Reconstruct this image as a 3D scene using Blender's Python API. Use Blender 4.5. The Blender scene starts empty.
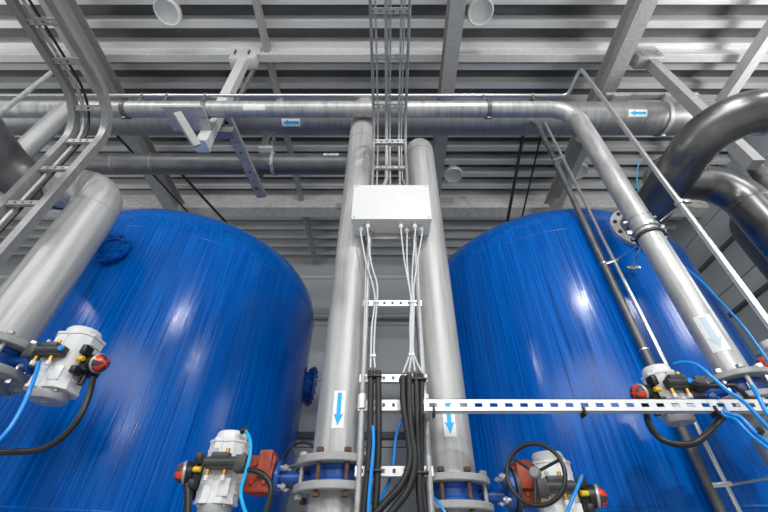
import bpy, bmesh, math, random
from mathutils import Vector as V, Matrix
random.seed(7)
PI = math.pi
CZ = 1.5                      # camera height above the floor; all builders work in heights above the camera
COL = bpy.context.scene.collection

# ------------------------------------------------------------------ camera model
TH = math.radians(40.36); FPX = 381.0
def ray(px, py):
    u = (px-388)/FPX; v = (256-py)/FPX
    return V((u, math.cos(TH)-math.sin(TH)*v, math.sin(TH)+math.cos(TH)*v))
def at(px, py, Y=None, Z=None, X=None):
    r = ray(px, py)
    t = Y/r.y if Y is not None else (Z/r.z if Z is not None else X/r.x)
    return r*t

# ------------------------------------------------------------------ materials
def mat(name, col, metal=0.0, rough=0.5, noise=None, amt=0.0, bump=0.0, col2=None, rvar=0.0, coat=0.0, emit=0.0, detail=4, spec=None, stain=None):
    m = bpy.data.materials.new(name); m.use_nodes = True
    nt = m.node_tree; b = nt.nodes['Principled BSDF']
    b.inputs['Base Color'].default_value = (*col, 1); b.inputs['Metallic'].default_value = metal
    b.inputs['Roughness'].default_value = rough
    if coat: b.inputs['Coat Weight'].default_value = coat; b.inputs['Coat Roughness'].default_value = 0.12
    if spec is not None: b.inputs['Specular IOR Level'].default_value = spec
    if emit:
        b.inputs['Emission Color'].default_value = (*col, 1); b.inputs['Emission Strength'].default_value = emit
    if noise:
        tc = nt.nodes.new('ShaderNodeTexCoord'); mp = nt.nodes.new('ShaderNodeMapping')
        mp.inputs['Scale'].default_value = noise
        nt.links.new(tc.outputs['Object'], mp.inputs['Vector'])
        n = nt.nodes.new('ShaderNodeTexNoise'); n.inputs['Scale'].default_value = 1.0
        n.inputs['Detail'].default_value = detail; n.inputs['Roughness'].default_value = 0.6
        nt.links.new(mp.outputs['Vector'], n.inputs['Vector'])
        if amt or col2:
            r = nt.nodes.new('ShaderNodeValToRGB')
            c2 = col2 or tuple(min(1, c*(1+amt)) for c in col)
            c1 = tuple(c*(1-amt) for c in col)
            r.color_ramp.elements[0].position = 0.3; r.color_ramp.elements[1].position = 0.7
            r.color_ramp.elements[0].color = (*c1, 1); r.color_ramp.elements[1].color = (*c2, 1)
            nt.links.new(n.outputs['Fac'], r.inputs['Fac'])
            last = r.outputs['Color']
            if stain:
                n2 = nt.nodes.new('ShaderNodeTexNoise'); n2.inputs['Scale'].default_value = stain[1]; n2.inputs['Detail'].default_value = 6
                nt.links.new(tc.outputs['Object'], n2.inputs['Vector'])
                r2 = nt.nodes.new('ShaderNodeValToRGB'); r2.color_ramp.elements[0].position = stain[2]; r2.color_ramp.elements[1].position = stain[2]+0.08
                nt.links.new(n2.outputs['Fac'], r2.inputs['Fac'])
                mx = nt.nodes.new('ShaderNodeMix'); mx.data_type = 'RGBA'
                nt.links.new(r2.outputs['Color'], mx.inputs['Factor']); nt.links.new(last, mx.inputs['A'])
                mx.inputs['B'].default_value = (*stain[0], 1); last = mx.outputs['Result']
            nt.links.new(last, b.inputs['Base Color'])
        if rvar:
            mr = nt.nodes.new('ShaderNodeMapRange'); mr.inputs['To Min'].default_value = max(0.03, rough-rvar); mr.inputs['To Max'].default_value = rough+rvar
            mr.inputs['From Min'].default_value = 0.3; mr.inputs['From Max'].default_value = 0.7
            nt.links.new(n.outputs['Fac'], mr.inputs['Value']); nt.links.new(mr.outputs['Result'], b.inputs['Roughness'])
        if bump:
            bp = nt.nodes.new('ShaderNodeBump'); bp.inputs['Strength'].default_value = bump; bp.inputs['Distance'].default_value = 0.01
            nt.links.new(n.outputs['Fac'], bp.inputs['Height']); nt.links.new(bp.outputs['Normal'], b.inputs['Normal'])
    return m
def hitn(px, py, Yc, Zc, R):
    r = ray(px, py); a = r.y*r.y+r.z*r.z; b = r.y*Yc+r.z*Zc; c = Yc*Yc+Zc*Zc-R*R
    t = (b-math.sqrt(max(0, b*b-a*c)))/a
    return (0, (t*r.y-Yc)/R, (t*r.z-Zc)/R), r.x*t
M = {}
M['steel_v'] = mat('stainless steel brushed upright', (.46,.46,.45), .35, .52, (22,22,1.1), .26, .03, rvar=.06, stain=((.40,.40,.39), 2.2, .60))
M['steel_h'] = mat('stainless steel brushed round', (.47,.47,.46), .45, .40, (24,4,4), .24, .03, rvar=.07)
M['steel_mid'] = mat('grey brushed manifold steel', (.27,.27,.268), .45, .42, (22,4,4), .18, .03, rvar=.07)
M['steel_dark'] = mat('dull dark steel', (.15,.15,.15), .45, .42, (6,14,14), .2, .04, rvar=.08)
M['steel_big'] = mat('smooth dull steel', (.19,.19,.187), .85, .31, (5,5,5), .22, .03, rvar=.06)
M['chrome'] = mat('bright zinc', (.75,.75,.74), .9, .28, (20,20,20), .1)
M['galv'] = mat('galvanised steel', (.46,.46,.455), .3, .45, (28,28,28), .18, .02, rvar=.08)
M['rail'] = mat('grey zinc rail', (.30,.30,.297), .4, .42, (20,20,20), .14)
M['galv_dark'] = mat('dull galvanised steel', (.27,.27,.265), .5, .5, (25,25,25), .18)
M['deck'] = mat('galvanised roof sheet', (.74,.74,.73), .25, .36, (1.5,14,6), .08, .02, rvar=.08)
M['deck_shade'] = mat('shade-toned upper roof sheet', (.10,.10,.10), .35, .42, (1.5,10,6), .25, .02, rvar=.08)  # shade of the recessed strips put into the sheet colour
M['grey_paint'] = mat('grey painted steel', (.36,.36,.355), .1, .5, (22,22,22), .12, .02)
M['light_paint'] = mat('light grey painted steel', (.70,.70,.69), .1, .42, (16,16,16), .08)
M['beam_pale'] = mat('pale primed beam', (.62,.61,.58), .0, .65, (9,9,14), .18, stain=((.40,.33,.24), 3.0, .63))
M['white_strut'] = mat('white zinc strut', (.80,.80,.79), .25, .4, (20,20,20), .05)
M['blue'] = mat('blue tank enamel', (.0,.084,.43), 0, .17, (70,70,1.1), .30, .10, col2=(.0,.150,.62), rvar=.06, coat=0, detail=4, spec=.20)
M['blue_dark'] = mat('blue valve enamel', (.006,.075,.34), 0, .35, (12,12,12), .2, coat=.3)
M['black'] = mat('black plastic', (.010,.010,.010), 0, .42, (20,20,20), .2)
M['hosebl'] = mat('black corrugated conduit', (.011,.011,.011), 0, .5, (10,10,10), .2)
M['dkgrey'] = mat('dark grey plastic', (.045,.045,.047), 0, .45, (20,20,20), .2)
M['midgrey'] = mat('mid grey cast metal', (.20,.20,.20), .3, .45, (20,20,20), .15)
M['white'] = mat('white powder coat', (.74,.74,.735), 0, .35, (14,14,14), .03)
M['alu'] = mat('cast aluminium cap', (.50,.50,.50), .5, .42, (14,14,14), .08)
M['boxw'] = mat('white enclosure plastic', (.74,.74,.735), 0, .38, (10,10,10), .02)
M['cable'] = mat('pale grey cable sheath', (.66,.66,.66), 0, .45, (10,10,10), .04)
M['cyan'] = mat('cyan print', (.0,.42,.80), 0, .5, (10,10,10), .04)
M['cyanp'] = mat('faded arrow print', (.55,.66,.74), 0, .5, (10,10,10), .04)
M['label'] = mat('white sticker', (.84,.84,.83), 0, .45, (10,10,10), .03)
M['airhose'] = mat('bright blue air hose', (.0,.27,.80), 0, .3, (10,10,10), .05, coat=.2)
M['orange'] = mat('red oxide gearbox', (.36,.055,.022), 0, .55, (16,16,16), .3, .05, stain=((.16,.03,.015), 9, .58))
M['rust'] = mat('rusty bolt', (.13,.065,.04), .3, .65, (30,30,30), .35)
M['red'] = mat('red indicator', (.75,.04,.02), 0, .25, (10,10,10), .03, coat=.5)
M['yellow'] = mat('yellow plastic', (.85,.55,.01), 0, .3, (10,10,10), .03)
M['brass'] = mat('brass fitting', (.62,.35,.08), .8, .35, (20,20,20), .1)
M['floor'] = mat('grey resin floor', (.42,.42,.41), 0, .5, (2,2,2), .1)
M['wall'] = mat('grey sandwich panel', (.47,.50,.51), 0, .5, (.6,.6,.6), .05)
M['wall_d'] = mat('dark girt paint', (.09,.095,.10), 0, .5, (8,8,8), .1)
M['glass'] = mat('lamp glass', (.55,.55,.54), 0, .3, (14,14,14), .02, emit=.06)
M['lit'] = mat('hall lamp diffuser', (1,.99,.96), 0, .4, emit=1.0)

# ------------------------------------------------------------------ object helpers
def link(o): COL.objects.link(o); return o
def tag(o, label, cat=None, group=None):
    o['label'] = label
    if cat: o['category'] = cat
    if group: o['group'] = group
    return o
def thing(name, label, cat, loc, group=None):
    o = bpy.data.objects.new(name, None); o.empty_display_size = .1
    o.location = (loc[0], loc[1], loc[2]+CZ); link(o)
    o['wl'] = tuple(o.location)
    return tag(o, label, cat, group)
def wl(o):
    return V(o['wl']) if 'wl' in o.keys() else V((0,0,0))
def obj(name, bm, m, parent=None, smooth=True, label=None, origin=None):
    me = bpy.data.meshes.new(name)
    if parent is not None: base = wl(parent)
    elif origin is not None: base = V(origin)+V((0,0,CZ))
    else:
        n = max(1, len(bm.verts)); c = V((0,0,0)); zmin = 1e9
        for v in bm.verts: c += v.co; zmin = min(zmin, v.co.z)
        c /= n; base = V((c.x, c.y, zmin+CZ))
    sh = V((0,0,CZ))-base
    for v in bm.verts: v.co += sh
    bmesh.ops.recalc_face_normals(bm, faces=bm.faces)
    bm.to_mesh(me); bm.free()
    for mm in (m if isinstance(m, (list, tuple)) else [m]): me.materials.append(mm)
    if smooth:
        for p in me.polygons: p.use_smooth = True
        try: me.set_sharp_from_angle(angle=math.radians(38))
        except Exception: pass
    o = bpy.data.objects.new(name, me); link(o)
    if parent is not None: o.parent = parent; o['wl'] = tuple(base)
    else: o.location = base; o['wl'] = tuple(base)
    if label: o['label'] = label
    return o
def struct(name, bm, m, smooth=False):
    o = obj(name, bm, m, None, smooth, origin=(0,0,-CZ)); o['kind'] = 'structure'; return o
def clean():
    for o in bpy.data.objects:
        if 'wl' in o.keys(): del o['wl']

def frame(d):
    d = V(d).normalized()
    a = V((0,0,1)) if abs(d.z) < .9 else V((1,0,0))
    x = a.cross(d).normalized(); y = d.cross(x)
    return x, y, d
def fillet(pts, r, n=8):
    pts = [V(p) for p in pts]; out = [pts[0]]
    for i in range(1, len(pts)-1):
        a, b, c = pts[i-1], pts[i], pts[i+1]
        d1 = (a-b); d2 = (c-b); l1, l2 = d1.length, d2.length
        if l1 < 1e-6 or l2 < 1e-6: continue
        d1 /= l1; d2 /= l2
        ang = d1.angle(d2)
        if ang > PI-.03: out.append(b); continue
        k = r/math.tan(ang/2); k = min(k, l1*.499 if i > 1 else l1*.98, l2*.499 if i < len(pts)-2 else l2*.98)
        rr = k*math.tan(ang/2)
        bis = (d1+d2).normalized(); cen = b+bis*(rr/math.sin(ang/2))
        s = b+d1*k; e = b+d2*k
        v1 = s-cen; v2 = e-cen; tot = v1.angle(v2); ax = v1.cross(v2).normalized()
        for j in range(n+1):
            out.append(cen+Matrix.Rotation(tot*j/n, 3, ax) @ v1)
    out.append(pts[-1]); return out
def smoothpath(pts, n=8):
    P = [V(p) for p in pts]; P = [P[0]*2-P[1]]+P+[P[-1]*2-P[-2]]; out = []
    for i in range(1, len(P)-2):
        for j in range(n):
            t = j/n; a, b, c, d = P[i-1], P[i], P[i+1], P[i+2]
            out.append(.5*((2*b)+(c-a)*t+(2*a-5*b+4*c-d)*t*t+(3*b-a-3*c+d)*t*t*t))
    out.append(P[-2]); return out
def tube(bm, pts, r, seg=12, cap=True, ph=0.0):
    pts = [V(p) for p in pts]
    q = [pts[0]]
    for p in pts[1:]:
        if (p-q[-1]).length > 1e-5: q.append(p)
    pts = q; n = len(pts); rings = []
    tan = [(pts[min(i+1, n-1)]-pts[max(i-1, 0)]).normalized() for i in range(n)]
    x, y, _ = frame(tan[0])
    for i in range(n):
        if i:
            ax = tan[i-1].cross(tan[i])
            if ax.length > 1e-7:
                R = Matrix.Rotation(tan[i-1].angle(tan[i]), 3, ax.normalized()); x = R @ x; y = R @ y
        rr = r[i] if isinstance(r, (list, tuple)) else r
        rings.append([bm.verts.new(pts[i]+(x*math.cos(2*PI*k/seg+ph)+y*math.sin(2*PI*k/seg+ph))*rr) for k in range(seg)])
    for i in range(n-1):
        for k in range(seg):
            bm.faces.new((rings[i][k], rings[i][(k+1) % seg], rings[i+1][(k+1) % seg], rings[i+1][k]))
    if cap: bm.faces.new(rings[0][::-1]); bm.faces.new(rings[-1])
    return bm
def cyl(bm, a, b, r, seg=16): return tube(bm, [a, b], r, seg)
def lathe(bm, prof, c, d, seg=32, mi=None):
    """prof: list of (r, h) along axis d from c"""
    x, y, z = frame(d); c = V(c); rings = []
    for r, h in prof:
        if r < 1e-6: rings.append([bm.verts.new(c+z*h)])
        else: rings.append([bm.verts.new(c+z*h+(x*math.cos(2*PI*k/seg)+y*math.sin(2*PI*k/seg))*r) for k in range(seg)])
    for i in range(len(rings)-1):
        A, B = rings[i], rings[i+1]
        for k in range(seg):
            k2 = (k+1) % seg
            if len(A) == 1 and len(B) == 1: continue
            if len(A) == 1: f = bm.faces.new((A[0], B[k2], B[k]))
            elif len(B) == 1: f = bm.faces.new((A[k], A[k2], B[0]))
            else: f = bm.faces.new((A[k], A[k2], B[k2], B[k]))
            if mi: f.material_index = mi(i, k)
    return bm
def box(bm, a, b, bev=0.0):
    a, b = V(a), V(b); c = (a+b)/2; s = V((abs(b.x-a.x), abs(b.y-a.y), abs(b.z-a.z)))
    return obox(bm, c, (1,0,0), (0,1,0), s, bev)
def obox(bm, c, ax, ay, s, bev=0.0):
    ax = V(ax).normalized(); ay = V(ay); ay = (ay-ax*ay.dot(ax)).normalized(); az = ax.cross(ay)
    t = bmesh.new(); bmesh.ops.create_cube(t, size=1)
    if bev:
        for v in t.verts: v.co = V((v.co.x*s[0], v.co.y*s[1], v.co.z*s[2]))
        bmesh.ops.bevel(t, geom=list(t.edges), offset=bev, segments=2, affect='EDGES', profile=.5)
    else:
        for v in t.verts: v.co = V((v.co.x*s[0], v.co.y*s[1], v.co.z*s[2]))
    mp = {}
    for v in t.verts: mp[v] = bm.verts.new(V(c)+ax*v.co.x+ay*v.co.y+az*v.co.z)
    for f in t.faces: bm.faces.new([mp[v] for v in f.verts])
    t.free(); return bm
def beam(bm, a, b, prof, up=(0,0,1)):
    """extrude closed 2D profile (side, up) from a to b"""
    a, b = V(a), V(b); d = (b-a).normalized(); u = V(up); u = (u-d*u.dot(d)).normalized(); s = d.cross(u)
    A = [bm.verts.new(a+s*p[0]+u*p[1]) for p in prof]; B = [bm.verts.new(b+s*p[0]+u*p[1]) for p in prof]
    n = len(prof)
    for i in range(n): bm.faces.new((A[i], A[(i+1) % n], B[(i+1) % n], B[i]))
    bm.faces.new(A[::-1]); bm.faces.new(B); return bm
def rect(w, h): return [(-w/2,-h/2),(w/2,-h/2),(w/2,h/2),(-w/2,h/2)]
def iprof(w, h, tf=.014, tw=.009):
    return [(-w/2,0),(w/2,0),(w/2,tf),(tw,tf),(tw,h-tf),(w/2,h-tf),(w/2,h),(-w/2,h),(-w/2,h-tf),(-tw,h-tf),(-tw,tf),(-w/2,tf)]
def uprof(w, h, t=.004, lip=.012):      # strut channel, open upwards
    return [(-w/2,0),(w/2,0),(w/2,h),(w/2-lip,h),(w/2-lip,h-t),(w/2-t,h-t),(w/2-t,t),(-w/2+t,t),(-w/2+t,h-t),(-w/2+lip,h-t),(-w/2+lip,h),(-w/2,h)]
def ring(bm, c, d, r0, r1, h, seg=32, bev=.002):
    return lathe(bm, [(r0,-h/2),(r1-bev,-h/2),(r1,-h/2+bev),(r1,h/2-bev),(r1-bev,h/2),(r0,h/2),(r0,-h/2)], c, d, seg)
def bolt(bm, a, b, r=.009, nut=.016, nh=.014):
    a, b = V(a), V(b); d = (b-a).normalized()
    cyl(bm, a-d*.02, b+d*.02, r, 8)
    for p, s in ((a, -1), (b, 1)):
        lathe(bm, [(0,0),(nut,0),(nut,nh),(0,nh)], p, d*s, 6)
    return bm
def clamp(pipe, c, d, R, w=.035, stud=None, m='galv_dark'):
    bm = bmesh.new(); ring(bm, c, d, R-.001, R+.013, w)
    x, y, z = frame(d); c = V(c)
    s = V(stud) if stud else y
    for sg in (1, -1):
        obox(bm, c+s*sg*(R+.018), s, z, (.035, w, .022), .002)
    return obj('pipe_clamp', bm, M[m], pipe)
def weld(bm, c, d, R, w=.006, seg=32, q=.003): return lathe(bm, [(R-.002,-w),(R+q*.6,-w*.5),(R+q,0),(R+q*.6,w*.5),(R-.002,w)], c, d, seg)
def welds(par, m, *lst):
    for a in lst: obj('weld_seam', weld(bmesh.new(), *a), M[m], par)
def patch(bm, poly, c, axis, nrm, R, off, steps=14):
    """map polygon (a along axis, b around) onto cylinder radius R"""
    axis = V(axis).normalized(); nrm = V(nrm); nrm = (nrm-axis*nrm.dot(axis)).normalized(); side = axis.cross(nrm); c = V(c)
    t = bmesh.new(); f = t.faces.new([t.verts.new((a, b, 0)) for a, b in poly])
    bs = [p[1] for p in poly]; lo, hi = min(bs), max(bs)
    for i in range(1, steps):
        y = lo+(hi-lo)*i/steps
        bmesh.ops.bisect_plane(t, geom=list(t.verts)+list(t.edges)+list(t.faces), plane_co=(0,y,0), plane_no=(0,1,0))
    r = bmesh.ops.extrude_face_region(t, geom=list(t.faces))
    for v in [g for g in r['geom'] if isinstance(g, bmesh.types.BMVert)]: v.co.z = .0008
    mp = {}
    for v in t.verts:
        rr = R+off+v.co.z; an = v.co.y/R
        mp[v] = bm.verts.new(c+axis*v.co.x+nrm*math.cos(an)*rr+side*math.sin(an)*rr)
    for f in t.faces: bm.faces.new([mp[v] for v in f.verts])
    t.free(); return bm
def arrow_poly(L, w):      # pointing to +a
    return [(-L/2,-w*.22),(L*.18,-w*.22),(L*.14,-w*.5),(L/2,0),(L*.14,w*.5),(L*.18,w*.22),(-L/2,w*.22)]
def sticker(pipe, c, axis, nrm, R, L, w, arrow='cyan', head=1):
    s = obj('arrow_sticker' if arrow else 'sticker', patch(bmesh.new(), [(-L/2,-w/2),(L/2,-w/2),(L/2,w/2),(-L/2,w/2)], c, axis, nrm, R, .0005), M['label'], pipe, label='white sticker with a blue arrow' if arrow == 'cyan' else 'white sticker')
    if arrow:
        obj('arrow', patch(bmesh.new(), [(a*head, b) for a, b in arrow_poly(L*.88, w*.80)], c, axis, nrm, R, .0015), M[arrow], s)

# ------------------------------------------------------------------ the room
H = 5.5; WY = 6.65; WXL, WXR = -8.6, 5.9; BY = -5.5; FZ = -CZ
bm = bmesh.new(); box(bm, (WXL-.2, BY-.2, FZ-.2), (WXR+.2, WY+.2, FZ)); struct('floor', bm, M['floor'])
def panelwall(name, a, b, n, seams):
    a, b = V(a), V(b); bm = bmesh.new(); d = (b-a).normalized(); n = V(n)
    zs = [FZ]+list(seams)+[6.1]
    for i in range(len(zs)-1):
        c = (a+b)/2; c = c-n*.06; c.z = (zs[i]+zs[i+1])/2
        obox(bm, c, d, n, ((b-a).length, .12, zs[i+1]-zs[i]-.014), .006)
    c = (a+b)/2-n*.09; c.z = (FZ+6.1)/2
    obox(bm, c, d, n, ((b-a).length, .10, 6.1-FZ))
    return struct(name, bm, M['wall'])
panelwall('wall_far', (WXL,WY,0), (WXR,WY,0), (0,-1,0), [-.6,.5,1.62,2.72,3.85,5.02])
panelwall('wall_left', (WXL,BY,0), (WXL,WY,0), (1,0,0), [-.6,.5,1.62,2.72,3.85,5.02])
panelwall('wall_right', (WXR,BY,0), (WXR,WY,0), (-1,0,0), [-.6,.5,1.62,2.72,3.85,5.02])
panelwall('wall_back', (WXL,BY,0), (WXR,BY,0), (0,1,0), [-.6,.5,1.62,2.72,3.85,5.02])
# trapezoidal roof deck
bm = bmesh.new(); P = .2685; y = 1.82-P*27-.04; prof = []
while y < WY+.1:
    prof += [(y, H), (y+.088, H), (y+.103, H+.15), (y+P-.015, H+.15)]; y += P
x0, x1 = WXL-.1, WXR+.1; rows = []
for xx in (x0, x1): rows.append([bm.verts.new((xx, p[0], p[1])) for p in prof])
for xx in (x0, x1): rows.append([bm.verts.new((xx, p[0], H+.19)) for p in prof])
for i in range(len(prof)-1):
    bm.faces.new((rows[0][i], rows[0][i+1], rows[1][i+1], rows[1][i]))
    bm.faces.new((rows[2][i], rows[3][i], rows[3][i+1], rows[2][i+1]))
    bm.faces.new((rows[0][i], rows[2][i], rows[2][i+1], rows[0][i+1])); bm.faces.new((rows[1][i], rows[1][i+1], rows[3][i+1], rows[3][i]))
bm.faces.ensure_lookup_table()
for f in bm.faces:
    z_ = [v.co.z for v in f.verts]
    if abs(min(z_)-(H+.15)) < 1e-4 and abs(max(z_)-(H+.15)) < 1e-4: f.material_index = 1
struct('ceiling', bm, [M['deck'], M['deck_shade']])
# girts on far wall and right wall
bm = bmesh.new(); box(bm, (WXL, WY-.07, 1.74), (WXR, WY, 1.84)); struct('trim_1', bm, M['wall_d'])
bm = bmesh.new(); box(bm, (WXR-.07, BY, 4.40), (WXR, WY, 4.45)); struct('trim_2', bm, M['wall_d'])
bm = bmesh.new(); box(bm, (WXR-.07, BY, 3.44), (WXR, WY, 3.49)); struct('trim_3', bm, M['wall_d'])
bm = bmesh.new(); box(bm, (WXL, WY-.05, 4.98), (WXR, WY, 5.06)); struct('trim_4', bm, M['light_paint'])
# roof steel
def tagbeam(bm, m, name, label, cat, smooth=False, group=None):
    return tag(obj(name, bm, m, None, smooth), label, cat, group)
bm = beam(bmesh.new(), (-3.86, BY, 5.0), (-3.86, 4.74, 5.0), iprof(.22, .3)); tagbeam(bm, M['grey_paint'], 'roof_beam', 'grey steel roof beam at the upper left, running over the cable ladder', 'beam')
bm = beam(bmesh.new(), (.80, BY, 5.0), (.80, 4.74, 5.0), iprof(.18, .3)); tagbeam(bm, M['grey_paint'], 'roof_beam', 'grey steel roof beam just right of the middle, beside a round lamp', 'beam')
bm = beam(bmesh.new(), (2.97, BY, 5.0), (2.97, 4.74, 5.0), iprof(.19, .3)); tagbeam(bm, M['galv'], 'roof_beam', 'shiny galvanised roof beam ending over the right hanger strut', 'beam')
bm = beam(bmesh.new(), (-1.62, BY, 5.42), (-1.62, 6.6, 5.42), rect(.07, .12)); tagbeam(bm, M['grey_paint'], 'ceiling_rail', 'thin steel rail under the roof sheet, left of the middle', 'rail')
bm = beam(bmesh.new(), (4.45, BY, 5.1), (4.75, 4.74, 5.1), rect(.12, .16)); tagbeam(bm, M['light_paint'], 'roof_beam', 'pale slanting box beam in the upper right corner', 'beam')
bm = bmesh.new(); box(bm, (WXL, 2.116, 5.30), (WXR, 2.218, 5.52), .004); tagbeam(bm, M['light_paint'], 'roof_purlin', 'long pale box purlin crossing the whole ceiling with bolted joints', 'purlin')
bm = beam(bmesh.new(), (WXL, 4.86, 5.21), (WXR, 4.86, 5.21), rect(.24, .001)) if False else bmesh.new()
box(bm, (WXL, 4.74, 5.21), (WXR, 4.755, 5.52)); box(bm, (WXL, 4.74, 5.195), (WXR, 4.98, 5.21)); box(bm, (WXL, 4.965, 5.21), (WXR, 4.98, 5.52))
tagbeam(bm, M['beam_pale'], 'eaves_beam', 'broad pale rust-stained beam crossing behind the tank tops', 'beam')

# ------------------------------------------------------------------ lamps
def lamp(x, y, zb=5.22, name='ceiling_lamp', label='', group='round ceiling lamps', D=.315, m='glass'):
    t = thing(name, label, 'lamp', (x, y, zb), group)
    R = D/2
    obj('lamp_housing', lathe(bmesh.new(), [(R*.62,.02),(R*.80,.05),(R*.80,.13),(R*.5,.17),(R*.3,.17),(R*.3,H-zb+.005),(0,H-zb+.005)], (x,y,zb), (0,0,1), 40), M['grey_paint'], t)
    obj('lamp_ring', lathe(bmesh.new(), [(R*.84,0),(R*.93,-.004),(R,.012),(R,.045),(R*.8,.06),(R*.84,.02),(R*.84,0)], (x,y,zb), (0,0,1), 40), M['white_strut'], t)
    obj('lamp_glass', lathe(bmesh.new(), [(0,.035),(R*.45,.028),(R*.85,.012)], (x,y,zb), (0,0,1), 40), M[m], t)
    return t
lamp(-2.67, 1.60, label='round ceiling lamp at the top left, beside the left cable ladder')
lamp(1.12, 1.60, label='round ceiling lamp at the top, right beside the middle roof beam')
lamp(1.11, 4.04, label='small distant round lamp between the white junction box and the right tank')
lamp(3.21, 3.97, label='round lamp seen just left of the descending steel pipe')

# ------------------------------------------------------------------ tanks
TR = 1.50
def tank(cx, cy, label, zs=2.43, h=.87):
    t = thing('water_tank', label, 'tank', (cx, cy, FZ), 'blue pressure tanks')
    prof = [(0, FZ+.55-.45), (.5, FZ+.55-.40), (1.1, FZ+.55-.22), (TR, FZ+.55+.1)]
    n = 26
    prof += [(TR, z) for z in (0, .8, 1.6, zs)]
    # dome: slightly squarer than an ellipse at the knuckle
    for i in range(1, n+1):
        a = PI/2*i/n
        prof.append((TR*math.cos(a)**.94 if i < n else 0, zs+h*math.sin(a)))
    obj('tank_shell', lathe(bmesh.new(), prof, (cx,cy,0), (0,0,1), 128), M['blue'], t)
    for z in (zs, .30): obj('weld_seam', weld(bmesh.new(), (cx,cy,z), (0,0,1), TR, .012, 128, .004), M['blue'], t)
    for k in range(4):
        a = PI/4+k*PI/2; c = V((cx+math.cos(a)*1.1, cy+math.sin(a)*1.1, 0))
        obj('leg', cyl(bmesh.new(), (c.x,c.y,FZ), (c.x,c.y,FZ+.6), .09, 20), M['blue_dark'], t)
    return t
TL = tank(-2.41, 3.94, 'large glossy blue dome-topped tank on the left')
TRr = tank(1.92, 3.94, 'large glossy blue dome-topped tank on the right, with a bolted flange near its top')
# vertical weld on right tank, facing the camera
d = V((-1.92,-3.94,0)).normalized()
obj('weld_seam', tube(bmesh.new(), [V((1.92,3.94,-1.2))+d*(TR+.0005), V((1.92,3.94,2.40))+d*(TR+.0005)], .004, 6), M['blue'], TRr)
def nozzle(t, c, d, r, R, name='nozzle_flange', m='galv', nb=10, L=.25, mb='dkgrey'):
    d = V(d).normalized(); c = V(c)
    f = obj(name, ring(bmesh.new(), c, d, r*.9, R, .035), M[m], t)
    obj('nozzle', cyl(bmesh.new(), c-d*L, c, r, 28), M['blue'], t)
    x, y, z = frame(d)
    for k in range(nb):
        a = 2*PI*(k+.5)/nb; p = c+(x*math.cos(a)+y*math.sin(a))*(R*.84)
        b = bmesh.new(); bolt(b, p-d*.03, p+d*.018, .009, .018, .015)
        obj('bolt', b, M[mb], f)
nozzle(TRr, (2.225, 2.43, 2.39), (0,-1,0), .155, .235, L=.2)
# side manway of the left tank, dark blue flange seen on edge
md = V((.93,.37,0)).normalized()
mz = at(309, 382, Y=4.4).z
nozzle(TL, V((-2.41,3.94,mz))+md*(TR+.09), md, .16, .23, 'manway_flange', 'blue_dark', 14, .15, 'blue_dark')
nozzle(TL, (-2.32, 2.39, 2.12), (0,-1,.0), .10, .15, 'nozzle_flange', 'blue', 8, .2, 'blue_dark')

# ------------------------------------------------------------------ pipes
YC = 2.15
# left central riser
pl = thing('riser_pipe', 'pale vertical steel pipe left of the white junction box, with a blue down arrow', 'pipe', (-.258, YC, FZ))
XL = -.258; XR = .308; CR = .128
bm = tube(bmesh.new(), fillet([(XL,YC,.459), (XL,YC,4.0), (XL,2.45,4.22)], .2), CR, 40); obj('pipe_run', bm, M['steel_v'], pl)
bm = cyl(bmesh.new(), (XL,YC,FZ), (XL,YC,.308), CR, 40); obj('lower_pipe', bm, M['steel_v'], pl)
welds(pl, 'galv_dark', ((XL,YC,3.27),(0,0,1),CR), ((XL,YC,3.46),(0,0,1),CR))
sticker(pl, (XL,YC,at(339,410,Y=2.04).z), (0,0,1), (.02,-1,0), CR, .19, .062, head=-1)
pr = thing('riser_pipe', 'pale vertical steel pipe right of the black conduits, bending back behind the junction box', 'pipe', (XR, YC, FZ))
bm = tube(bmesh.new(), fillet([(XR,YC,.377), (XR,YC,3.30), (XR,2.9,3.30), (XR,2.9,3.6)], .22), CR, 40); obj('pipe_run', bm, M['steel_v'], pr)
bm = cyl(bmesh.new(), (XR,YC,FZ), (XR,YC,.237), CR, 40); obj('lower_pipe', bm, M['steel_v'], pr)
welds(pr, 'galv_dark', ((XR,YC,3.06),(0,0,1),CR))
sticker(pr, (XR,YC,at(443,418,Y=2.04).z), (0,0,1), (.03,-1,0), CR, .19, .062, head=-1)

# front horizontal pipe with right descent
HY = 1.95; HZ = 3.575; RX = 1.835; HR = .079
ph = thing('water_pipe', 'long bright steel pipe crossing the picture and bending down in front of the right tank', 'pipe', (RX, HY, .84))
bm = tube(bmesh.new(), fillet([(-6.5,HY,HZ), (RX,HY,HZ), (RX,HY,.81)], .24, 12), HR, 32); obj('pipe_run', bm, M['steel_h'], ph)
bm = tube(bmesh.new(), fillet([(-3.2,HY,HZ), (-3.2,HY,FZ)], .1), HR*1.0, 24); obj('branch_pipe', bm, M['steel_v'], ph)
bm = tube(bmesh.new(), [(RX,HY,.67), (RX,HY,FZ)], HR, 28); obj('lower_pipe', bm, M['steel_v'], ph)
welds(ph, 'galv', ((RX-.26,HY,HZ),(1,0,0),HR), ((RX,HY,HZ-.26),(0,0,1),HR), ((-3.05,HY,HZ),(1,0,0),HR))
for px in (126, 206, 488):
    p = at(px, 110, Y=HY); clamp(ph, (p.x,HY,HZ), (1,0,0), HR, .04, (0,-.3,1), 'steel_dark')
nn, xx = hitn(254,107,HY,HZ,HR); sticker(ph, (xx,HY,HZ), (1,0,0), nn, HR, .22, .06, None)
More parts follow.
